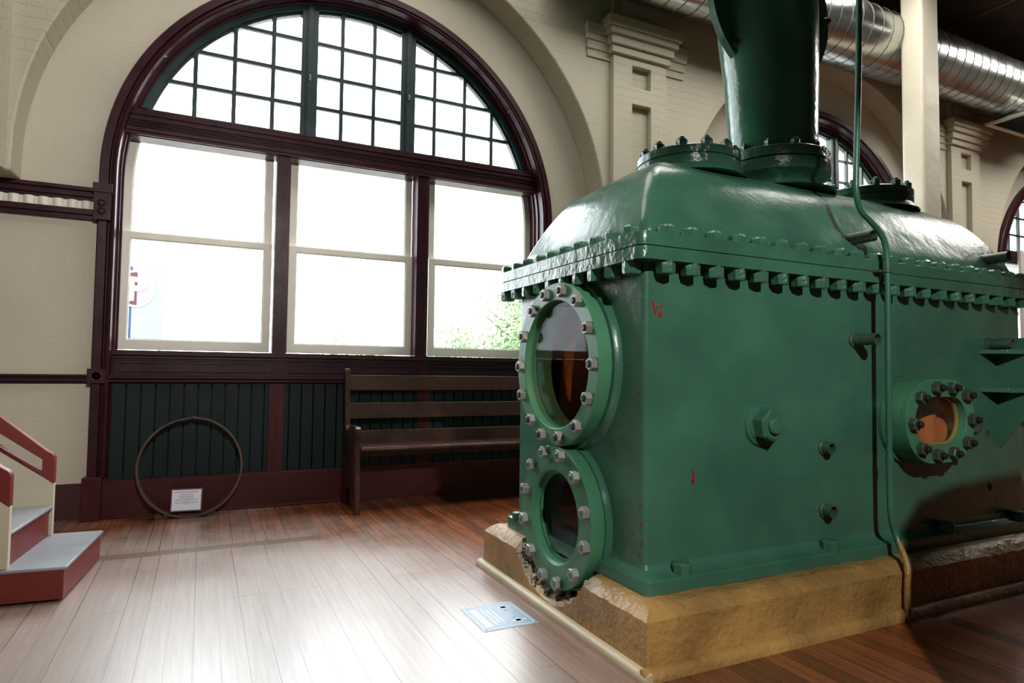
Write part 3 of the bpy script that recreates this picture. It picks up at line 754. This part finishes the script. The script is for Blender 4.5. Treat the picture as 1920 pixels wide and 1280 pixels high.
for y, z in ((1.935, .93), (1.975, .46), (1.97, .41), (1.925, .52), (1.921, .45), (1.917, .385), (1.93, .34), (1.99, .66)): MB().box((MX-.0012, y-.0025, z-.006), (MX+.002, y+.0025, z+.006)).build('paint_chip', REDP, K)
# light inside (a work lamp shines in the casing)
def pl_light(name, loc, e, col, size=.05):
    l = bpy.data.lights.new(name, 'POINT'); l.energy = e; l.color = col; l.shadow_soft_size = size
    o = bpy.data.objects.new(name, l); COL.objects.link(o); o.location = loc; return o
pl_light('inspection_lamp', (3.36, 1.955, .99), .22, (1, .72, .42))
pl_light('inspection_lamp', (1.545, 2.36, 1.345), 5.0, (1, .52, .2), .02)

# covers on the hood
def cover(cx, r, z, zneck, zbase, nb, a0, name='inspection_cover'):
    m = MB().lathe([(r+.03, zbase-.03), (r-.002, zbase+.008), (r-.014, zneck-.03), (r-.006, zneck)], (cx, 2.42, 0), (0, 0, 1), 56); m.build('nozzle', GREEN, K)
    o = MB().lathe([(r-.006, zneck-.03), (r, zneck-.026), (r, z-.050), (r-.007, z-.047), (r-.007, z-.043), (r, z-.040), (r, z-.006), (r-.008, z), (0, z)], (cx, 2.42, 0), (0, 0, 1), 56).build(name, GREEN_HEAVY, K, auto=30)
    n0 = None
    for i in range(nb):
        a = a0+2*pi*i/nb; p = (cx+(r-.03)*cos(a), 2.42+(r-.03)*sin(a), z)
        if n0 is None:
            n0 = MB().lathe([(.027, -.004), (.027, .024), (.023, .029), (.013, .030), (.013, .040), (.009, .043)], (0, 0, 0), (0, 0, 1), 6).build('nut', GREEN_HEAVY, None, auto=25); n0.parent = o; n0.location = p
        else: c = n0.copy(); COL.objects.link(c); c.parent = o; c.location = p
    return o
cover(2.109, .246, 2.046, 1.985, 1.952, 12, .2)
cover(3.41, .245, 2.040, 1.985, 1.952, 12, .35)
# pipe nozzle flange (belongs to condenser)
fx, fr, fz = 2.690, .270, 2.115
m = MB().lathe([(.30, 1.93), (.235, 1.955), (.222, 1.975), (.235, 1.995), (.272, 2.015), (.274, 2.022), (.274, 2.072), (.266, 2.076), (0, 2.076)], (fx, 2.42, 0), (0, 0, 1), 64); m.build('pipe_nozzle', GREEN_HEAVY, K)

# ------------------------------------------------------------------ vertical steam pipe
T = thing('steam_pipe', (fx, 2.42, 2.084), 'thick glossy green vertical pipe bolted on top of the machine, running out of frame', 'pipe')
def sub(o): return o
o = MB().lathe([(.262, 2.078), (.272, 2.082), (.272, 2.127), (.262, 2.135), (.20, 2.137)], (fx, 2.42, 0), (0, 0, 1), 64).build('flange', GREEN_HEAVY, T)
n0 = None
for i in range(12):
    a = .12+2*pi*i/12; p = (fx+.235*cos(a), 2.42+.235*sin(a), 2.137)
    if n0 is None: n0 = MB().lathe([(.0245, -.006), (.0245, .022), (.020, .027), (.012, .028), (.012, .036), (.008, .038)], (0, 0, 0), (0, 0, 1), 6).build('nut', GREEN_HEAVY, None, auto=25); n0.parent = o; n0.location = p
    else: c = n0.copy(); COL.objects.link(c); c.parent = o; c.location = p
pts = bez([(fx, 2.42, 2.10), (fx-.012, 2.42, 2.35), (fx-.035, 2.41, 2.6), (fx-.065, 2.40, 2.8), (fx-.085, 2.39, 3.1), (fx-.09, 2.39, 3.6), (fx-.09, 2.39, 4.2), (fx-.09, 2.39, 5.17)])
npt = len(pts)
m = MB().tube(pts, [.214+.036*min(1, i/(npt*.45)) for i in range(npt)], 64)
PIPEM = paint('green_pipe_enamel', (.030, .150, .095), .16, .25, chips=.78)
m.build('pipe_shell', PIPEM, T, auto=60)
bc = (fx-.015, 2.96)
m = MB().cyl((bc[0], 2.40, bc[1]), (bc[0], 2.44, bc[1]), .425, 72)
m.cyl((bc[0], 2.43, bc[1]), (bc[0], 2.56, bc[1]), .26, 56)
br = m.build('branch', GREEN, T)
n0 = None
for i in range(8):
    a = 2*pi*i/8; p = (bc[0]+.385*cos(a), 2.40, bc[1]+.385*sin(a))
    if n0 is None: n0 = MB().lathe([(.026, -.004), (.026, .022), (.021, .026), (.013, .027), (.013, .04)], (0, 0, 0), (0, 0, 1), 6).build('nut', NUTD, None, auto=25); n0.parent = br; n0.location = p; n0.rotation_euler = ROTY
    else: c = n0.copy(); COL.objects.link(c); c.parent = br; c.location = p

# ------------------------------------------------------------------ conduit
cp = [(2.508, 1.785, 5.18), (2.508, 1.785, 3.4), (2.500, 1.785, 2.62), (2.485, 1.785, 2.2), (2.465, 1.785, 1.86), (2.468, 1.785, 1.76), (2.495, 1.785, 1.70), (2.547, 1.785, 1.666), (2.612, 1.787, 1.625), (2.650, 1.787, 1.575), (2.663, 1.787, 1.50), (2.662, 1.787, 1.3), (2.660, 1.787, 1.0), (2.657, 1.787, .55), (2.660, 1.785, .40), (2.680, 1.780, .325), (2.665, 1.735, .25), (2.650, 1.712, .20), (2.640, 1.708, .12), (2.640, 1.706, .0)]
Cn = thing('conduit', (2.64, 1.706, 0), 'thin green vertical conduit running down the side of the machine to the floor', 'conduit')
bp = bez(cp, 6); k = 15*6+3
MB().tube(bp[:k], .0125, 14).build('tube', paint('green_conduit', (.045, .16, .11), .3, .1), Cn)
MB().tube(bp[k-1:], .0126, 14).build('lower_tube', OCHRE, Cn)['label'] = 'ochre painted foot of the conduit'
MB().cyl((2.659, 1.787, .628), (2.659, 1.787, .665), .0155, 16).build('coupling', GREEN, Cn)
m = MB().box((2.630, 1.800, 1.452), (2.690, 1.835, 1.462)); m.lathe([(.0135, -.008), (.0175, -.008), (.0175, .008), (.0135, .008)], (2.6625, 1.787, 1.457), (0, 0, 1), 20, closed=True); m.build('clip', NUTD, Cn)

# ------------------------------------------------------------------ bench
B = thing('slatted_bench', (1.9, 4.75, 0), 'long dark varnished slatted bench in front of the dark green wainscot', 'bench')
prof = [(4.48, 0), (4.53, 0), (4.552, .05), (4.565, .10), (4.60, .14), (4.68, .155), (4.78, .14), (4.84, .09), (4.88, .03), (4.90, 0), (4.965, 0), (4.955, .12), (4.935, .30), (4.935, .45), (4.95, .60), (4.965, .8), (4.975, .95), (4.972, .99), (4.955, 1.012), (4.93, 1.008), (4.915, .985), (4.908, .93), (4.90, .80), (4.888, .70), (4.872, .615), (4.855, .575), (4.825, .556), (4.79, .560), (4.75, .585), (4.70, .598), (4.60, .603), (4.53, .602), (4.505, .590), (4.492, .565), (4.495, .535), (4.513, .50), (4.515, .40), (4.505, .25), (4.488, .10)]
for x in (.972, 2.95):
    MB().prism(prof, [], x, x+.036, YZ).build('end_panel', BENCHM, B, bevel=.010, seg=3)
def slat(z0, z1, y0, y1, th=.018):
    m = MB(); m.prism([(y0, z0), (y0+th, z0), (y1+th, z1), (y1, z1)], [], 1.006, 2.952, YZ); return m
for z0, z1, y0, y1 in ((.845, .962, 4.915, 4.932), (.632, .752, 4.888, 4.902), (.44, .545, 4.862, 4.875)):
    slat(z0, z1, y0, y1).build('back_slat', BENCHM, B, bevel=.004)
ys = 4.50
MB().prism([(4.485, .432), (4.475, .447), (4.485, .462), (4.62, .462), (4.86, .452), (4.86, .432)], [], 1.006, 2.952, YZ).build('seat', BENCHM, B, bevel=.004)
MB().box((1.006, 4.70, .37), (2.952, 4.72, .435)).build('seat_rail', BENCHM, B)

# ------------------------------------------------------------------ iron hoop, wedges, card
H = thing('iron_hoop', (-.06, 4.94, 0), 'rusty iron hoop leaning on the maroon skirting below the left window', 'hoop')
c0 = Vector((-.055, 4.912, .328)); tilt = .115
def hp(a, r, w):
    p = Vector((r*cos(a)*.965, w, r*sin(a)*1.0)); p = Matrix.Rotation(-tilt, 3, 'X') @ p; return c0+p
st = []
for i in range(97):
    a = pi/2+.03+2*pi*i/96*.992; k = .006*(i/96)
    st.append(lambda q, a=a, k=k: tuple(hp(a, .322+k+q[0], q[1])))
MB().sweep(st, [(-.003, -.044), (.010, -.044), (.010, .044), (-.003, .044)]).build('band', RUST, H)
m = MB()
st = [lambda q, a=a: tuple(hp(a, .334+q[0], q[1])) for a in (pi/2-.10, pi/2-.05, pi/2, pi/2+.06)]
m.sweep(st, [(-.004, -.034), (.004, -.034), (.004, .034), (-.004, .034)])
for w in (-.02, .02): m.cyl(hp(pi/2-.02, .336, w), hp(pi/2-.02, .349, w), .006, 8)
m.build('lap_joint', RUST, H)
for x, lb in ((-.232, 'small rusty wedge under the left foot of the iron hoop'), (.078, 'small rusty wedge under the right foot of the iron hoop')):
    s = 1 if x < 0 else -1
    m = MB().prism([(x-.026, 0), (x+.026, 0), (x+.026 if s > 0 else x-.012, .018 if s > 0 else .036), (x-.012 if s < 0 else x-.012, .042), (x-.026, .026)] if s > 0 else [(x-.026, 0), (x+.026, 0), (x+.026, .026), (x+.012, .042), (x-.026, .014)], [], 4.86, 4.90, XZ)
    tag(m.build('wedge', RUST, None, bevel=.002), lb, 'wedge', 'wedges under the hoop')
CARD = mat('white_card', (.62, .66, .76), .35); INK = mat('grey_print', (.13, .14, .18), .6); INKR = mat('reddish_print', (.30, .12, .16), .6); FRM = mat('card_frame', (.085, .018, .035), .4)
S_ = thing('display_card', (-.072, 4.855, 0), 'small framed white text card standing inside the iron hoop', 'sign')
Mt = Matrix.Translation((-.073, 4.862, .044)) @ Matrix.Rotation(-.20, 4, 'X') @ Matrix.Rotation(.02, 4, 'Y')
MB().box((-.096, 0, -.005), (.096, .012, .146), Mt).build('frame', FRM, S_, bevel=.002)
MB().box((-.087, -.0015, .004), (.087, .002, .137), Mt).build('card', CARD, S_)
rnd = random.Random(2)
m = MB(); m2 = MB()
def textrow(mm, z, w, h, cx=0):
    x = -w/2
    while x < w/2-.003:
        l = rnd.uniform(.004, .013); mm.box((cx+x, -.0022, z), (cx+min(x+l, w/2), -.0014, z+h), Mt); x += l+.0025
textrow(m2, .121, .150, .0042); textrow(m2, .106, .085, .004)
for z, w in ((.093, .09), (.083, .085), (.071, .135), (.061, .045), (.052, .14), (.044, .025)): textrow(m, z, w, .0032)
m2.build('heading_lines', INKR, S_); m.build('text_lines', INK, S_)

# ------------------------------------------------------------------ steps
ST = thing('access_steps', (-.507, 3.33, 0), 'short run of red and cream steps with grey treads at the left edge', 'steps')
ang = math.atan2(.055, .64)
R2 = Matrix.Translation((-.507, 3.33, 0)) @ Matrix.Rotation(-ang, 4, 'Z')
# local: X = outward (down the stairs is +X), steps climb to -X ; Y along riser
Wd = .642; G = .215; H1 = .15
def bx(m, a, b): return m.box(a, b, R2)
bx(MB(), (-1.2, 0, .012), (0, Wd, H1-.012)).build('riser', STEPR, ST, bevel=.002)
bx(MB(), (-G-.02, -.006, H1-.014), (.010, Wd+.006, H1)).build('tread', STEPT, ST, bevel=.004)
for i in range(1, 5):
    bx(MB(), (-G*i-.9, .045, H1*i), (-G*i-.004, Wd-.045, H1*(i+1)-.014)).build('riser', STEPR, ST)
    bx(MB(), (-G*(i+1)-.03, .04, H1*(i+1)-.014), (-G*i+.012, Wd-.04, H1*(i+1))).build('tread', STEPT, ST, bevel=.004)
def loc(y, a, b): v = R2 @ Vector((a, y, b)); return (v.x, v.y, v.z)
sl = .80
def side(y0, y1, lab):
    x0 = -G+.010
    f = lambda a, b, d: loc(d, a, b)
    # cream panel
    MB().prism([(x0, H1+.002), (x0, .41), (x0-1.0, .41+sl*1.0), (x0-1.0, H1+.002)], [], y0, y1, f).build('side_panel', STEPC, ST)
    # red rail with slot
    out = [(x0, .41), (x0, .535), (x0-.004, .55), (x0-.014, .562), (x0-.035, .575)]
    k = 1.0
    out += [(x0-.035-k, .575+.87*k), (x0-1.0, .41+sl*1.0)]
    xs = x0-.052
    slot = [(xs, .474), (xs, .532), (xs-.80, .532+.70*.80+.03), (xs-.80, .474+.70*.80)]
    m = MB().prism(out, [slot], y0-.006, y1+.006, f); m.build('handrail', STEPR, ST, bevel=.003)
side(.012, .040, 0); side(Wd-.040, Wd-.012, 1)

# ------------------------------------------------------------------ floor sticker
SK = thing('floor_sticker', (1.12, 2.43, 0), 'pale blue square distancing sticker on the worn floor beside the plinth', 'sticker')
blue = mat('sticker_blue', (.22, .38, .56), .45, **{'Coat Weight': 1.0, 'Coat Roughness': .42}); wh = mat('sticker_white', (.75, .78, .8), .4)
MB().box((1.005, 2.303, 0), (1.241, 2.567, .0012)).build('sheet', blue, SK)
m = MB(); z0, z1 = .0010, .0018
for a, b in (((1.015, 2.313), (1.231, 2.318)), ((1.015, 2.552), (1.231, 2.557)), ((1.015, 2.313), (1.020, 2.557)), ((1.226, 2.313), (1.231, 2.557))): m.box((*a, z0), (*b, z1))
m.build('border_line', wh, SK)
m = MB()
for y in (2.36, 2.51):
    m.lathe([(.009, z0), (.009, z1)], (1.207, y, 0), (0, 0, 1), 20)
    m.box((1.150, y-.009, z0), (1.194, y+.009, z1)); m.box((1.168, y-.018, z0), (1.190, y+.018, z1)); m.box((1.13, y-.008, z0), (1.152, y-.002, z1)); m.box((1.13, y+.002, z0), (1.152, y+.008, z1))
m.box((1.173, 2.385, z0), (1.177, 2.485, z1)); m.prism([(1.168, 2.395), (1.175, 2.382), (1.182, 2.395)], [], z0, z1, XY); m.prism([(1.168, 2.475), (1.182, 2.475), (1.175, 2.488)], [], z0, z1, XY)
m.build('figures_icon', wh, SK)
m = MB()
for x, w in ((1.112, .17), (1.094, .15), (1.076, .18), (1.030, .2)): m.box((x, 2.435-w/2, z0), (x+(.009 if x > 1.04 else .03), 2.435+w/2, z1))
m.build('text_bars', wh, SK)

# ------------------------------------------------------------------ duct, diffuser, column, far pipe
D = thing('spiral_duct', (8, 4.4, 4.58), 'shiny spiral steel ventilation duct hanging under the dark ceiling', 'duct')
MB().cyl((2.5, 4.4, 4.575), (14.8, 4.4, 4.575), .325, 72).build('duct_shell', GALV, D, auto=50)
m = MB(); seg = 28; pitch = .155; npt = int(12.0/pitch*seg); pts = [(2.6+pitch*i/seg, 4.4+.3265*cos(-2*pi*i/seg), 4.575+.3265*sin(-2*pi*i/seg)) for i in range(npt)]
m.tube(pts, .0045, 5); m.build('spiral_seam', paint('seam_dark', (.10, .10, .095), .4, .05), D)
m = MB()
for x in (5.0, 9.6, 13.0): m.box((x-.01, 4.39, 4.88), (x+.01, 4.41, CEIL))
m.build('hanger_strap', GALV, D)
V = thing('air_diffuser', (9.15, 4.3, 4.16), 'rectangular grille box under the far end of the duct', 'air vent')
MB().box((8.86, 4.12, 4.20), (9.9, 4.55, 4.243)).build('box', GALV, V, bevel=.004)
MB().prism([(8.80, 4.06), (9.96, 4.06), (9.96, 4.6), (8.80, 4.6)], [[(8.86, 4.12), (9.9, 4.12), (9.9, 4.54), (8.86, 4.54)]], 4.17, 4.20, XY).build('frame', CREAM_S, V)
m = MB(); x = 8.87
while x < 9.9: m.box((x, 4.12, 4.18), (x+.008, 4.54, 4.198)); x += .03
m.build('grille', BLACKM, V)
CO = tag(MB().prism(rrect(6.41, 3.90, 6.695, 4.13, .035), [], 0, CEIL, XY).build('column', COLM), 'square cream painted column rising behind the green machine', 'column', None, 'structure')
WP = MB().tube(bez([(10.17, 4.9, 0), (10.17, 4.9, 1.4), (10.17, 4.9, 2.65), (10.175, 4.9, 2.70), (10.21, 4.9, 2.715), (10.5, 4.9, 2.715)]), .035, 14)
tag(WP.build('heating_pipe', WHITEP), 'white pipe with a top elbow in front of the far right window', 'pipe')

# ------------------------------------------------------------------ outside
GRD = mat('outside_paving', (.35, .34, .31), .9)
struct(MB().box((-40, 5.4, -.6), (60, 60, -.3)).build('ground', GRD), 'pale paving outside the windows', 'ground')
BA = thing('street_banner', (-.75, 12, -.3), 'blue banner painted pale with glare, with a red disc and white letter P, seen through the left window', 'banner')
BGLARE = mat('banner_glare', (.15, .175, .20), .6)  # bright outdoor glare painted as a paler banner colour
MB().box((-1.55, 12.0, 1.44), (-.62, 12.03, 2.64)).build('sheet', mat('banner_blue', (.002, .025, .09), .6), BA)
MB().box((-1.07, 11.992, 1.44), (-.62, 12.0, 2.64)).build('glare_sheet', BGLARE, BA)
cx, cz = -1.02, 2.275
def disc(x0, x1, name, mt, y):
    p = [(cx+.25*cos(t), cz+.27*sin(t)) for t in [2*pi*i/64 for i in range(64)]]; p = [(min(max(a, x0), x1), b) for a, b in p]
    MB().prism(p, [], y-.006, y, XZ).build(name, mt, BA)
disc(-2, -1.0, 'disc', mat('banner_red', (.05, .003, .015), .6), 11.99); disc(-1.0, 0, 'glare_disc', mat('banner_glare_red', (.175, .145, .16), .6), 11.99)  # right part of the red disc painted pale for the same glare
MB().prism([(cx+.28*cos(2*pi*i/64), cz+.30*sin(2*pi*i/64)) for i in range(64)], [[(cx+.25*cos(2*pi*i/64), cz+.27*sin(2*pi*i/64)) for i in range(64)]], 11.98, 11.99, XZ).build('disc_outline', mat('banner_white', (.5, .5, .5), .6), BA)
m = MB(); m.prism([(cx-.11, cz-.2), (cx-.02, cz-.2), (cx-.02, cz-.04), (cx+.08, cz-.04), (cx+.14, cz), (cx+.17, cz+.08), (cx+.14, cz+.15), (cx+.08, cz+.18), (cx-.11, cz+.2)], [[(cx-.02, cz+.05), (cx-.02, cz+.11), (cx+.03, cz+.11), (cx+.05, cz+.08), (cx+.03, cz+.05)]], 11.974, 11.983, XZ)
m.build('letter', mat('banner_letter', (.5, .5, .5), .6), BA)
m = MB()
for x in (-1.5, -.66): m.cyl((x, 12.05, -.3), (x, 12.05, 2.75), .03, 12)
m.build('pole', GALV, BA)
LEAF = mat('pale_leaves', (.17, .27, .11), .6); BARK = mat('tree_bark', (.2, .16, .12), .8)  # one even pale green leaf colour
def tree(x, y, h, w, n, seed, label):
    rn = random.Random(seed); t = thing('leafy_tree' if h > 2 else 'garden_shrub', (x, y, -.3), label, 'tree' if h > 2 else 'shrub', 'greenery outside the windows')
    m = MB().tube([(x, y, -.3), (x+.05, y, h*.4), (x, y, h*.8)], [.09, .06, .02], 8)
    for k in range(6):
        a = rn.uniform(0, 6.28); m.tube([(x, y, h*(.3+.08*k)), (x+w*.5*cos(a), y+w*.5*sin(a), h*(.5+.08*k))], [.03, .01], 6)
    m.build('trunk', BARK, t)
    m = MB(); cl = [(rn.gauss(0, w*.4), rn.gauss(0, w*.35), rn.uniform(h*.35, h)) for _ in range(14)]
    for _ in range(n):
        c = cl[rn.randrange(14)]; p = Vector((x+c[0]+rn.gauss(0, .2*w), y+c[1]+rn.gauss(0, .2*w), c[2]+rn.gauss(0, .16*w)))
        if p.z < 0: continue
        a = Vector((rn.gauss(0, 1), rn.gauss(0, 1), rn.gauss(0, 1))).normalized(); b = a.orthogonal().normalized(); s_ = rn.uniform(.03, .06)
        c_ = a.cross(b)*.25*s_
        m.add([p-a*s_, p+b*s_*.5+c_, p+a*s_, p-b*s_*.5+c_], [(0, 1, 2, 3)])
    m.build('foliage', LEAF, t)
tree(5.35, 11, 2.55, 1.35, 9000, 1, 'pale green leafy tree outside, right of the third sash')
tree(5.4, 14.8, 1.8, .7, 1500, 2, 'low shrub seen at the bottom of the right hand sash')
tree(2.6, 13.0, 1.5, .7, 1300, 4, 'low shrub seen at the bottom of the middle sash')

# unseen blocker added past the right frame edge to cast the lower right shadow
X_ = thing('shadow_blocker', (2.7, .8, 0), 'added unseen dark cabinet standing just beyond the right edge of the picture', 'blocker')
MB().prism([(1.80, 0), (1.97, .44), (2.13, .83), (2.22, 1.08), (2.32, 1.17), (2.50, 1.21), (2.87, 1.23), (3.6, 1.23), (3.6, 0)], [], .70, .90, XZ).build('blocker_body', BENCHM, X_, bevel=.01)
MB().box((2.40, .688, .25), (3.45, .70, 1.12)).build('blocker_panel', MAROON, X_, bevel=.004)
# ------------------------------------------------------------------ light
w = bpy.data.worlds.new('overcast_sky'); SC.world = w; w.use_nodes = True
bg = w.node_tree.nodes['Background']; bg.inputs[0].default_value = (.93, .97, 1, 1); bg.inputs[1].default_value = 12.0
def area(name, loc, rot, sx, sy, e, col=(1, 1, 1), portal=False, spread=pi):
    l = bpy.data.lights.new(name, 'AREA'); l.shape = 'RECTANGLE'; l.size = sx; l.size_y = sy; l.energy = e; l.color = col; l.spread = spread
    if portal: l.cycles.is_portal = True
    o = bpy.data.objects.new(name, l); COL.objects.link(o); o.location = loc; o.rotation_euler = rot; return o
for cx in BAYS: area('window_portal', (cx, 5.30, 2.5), (-pi/2, 0, 0), 3.4, 3.2, 1, portal=True)
for x, y, e in ((1.0, 3.7, 60), (4.6, 3.3, 135), (9.8, 2.8, 185)): area('ceiling_fill', (x, y, 5.05), (0, 0, 0), 3.0, 1.6, e, (1, .95, .87))  # unseen fill lights added under the ceiling to brighten the hall
wl = bpy.data.lights.new('wall_fill_spot', 'SPOT'); wl.energy = 620; wl.color = (1, .95, .88); wl.shadow_soft_size = .12; wl.spot_size = math.radians(64); wl.spot_blend = 1  # unseen spot added to brighten the left part of the window wall
wo = bpy.data.objects.new('wall_fill_spot', wl); COL.objects.link(wo); wo.location = (.25, -1.4, 2.95)
az, el = math.radians(-13), math.radians(-9); wo.rotation_euler = Vector((sin(az)*cos(el), cos(az)*cos(el), sin(el))).to_track_quat('-Z', 'Y').to_euler()
sp = bpy.data.lights.new('track_spot', 'SPOT'); sp.energy = 490; sp.color = (1, .95, .86); sp.shadow_soft_size = .06; sp.spot_size = math.radians(51); sp.spot_blend = .25
so = bpy.data.objects.new('track_spot', sp); COL.objects.link(so); so.location = (.62, -1.5, 2.95)
az, el = math.radians(27), math.radians(-37)
so.rotation_euler = Vector((sin(az)*cos(el), cos(az)*cos(el), sin(el))).to_track_quat('-Z', 'Y').to_euler()

vs_ = SC.view_settings; vs_.view_transform = 'Standard'; vs_.look = 'None'; vs_.exposure = 0; vs_.gamma = 1
SC.display_settings.display_device = 'sRGB'
cy = SC.cycles; cy.max_bounces = 8; cy.diffuse_bounces = 4; cy.glossy_bounces = 4; cy.transparent_max_bounces = 12; cy.caustics_reflective = False; cy.caustics_refractive = False
cy.sample_clamp_indirect = 6; cy.use_denoising = True
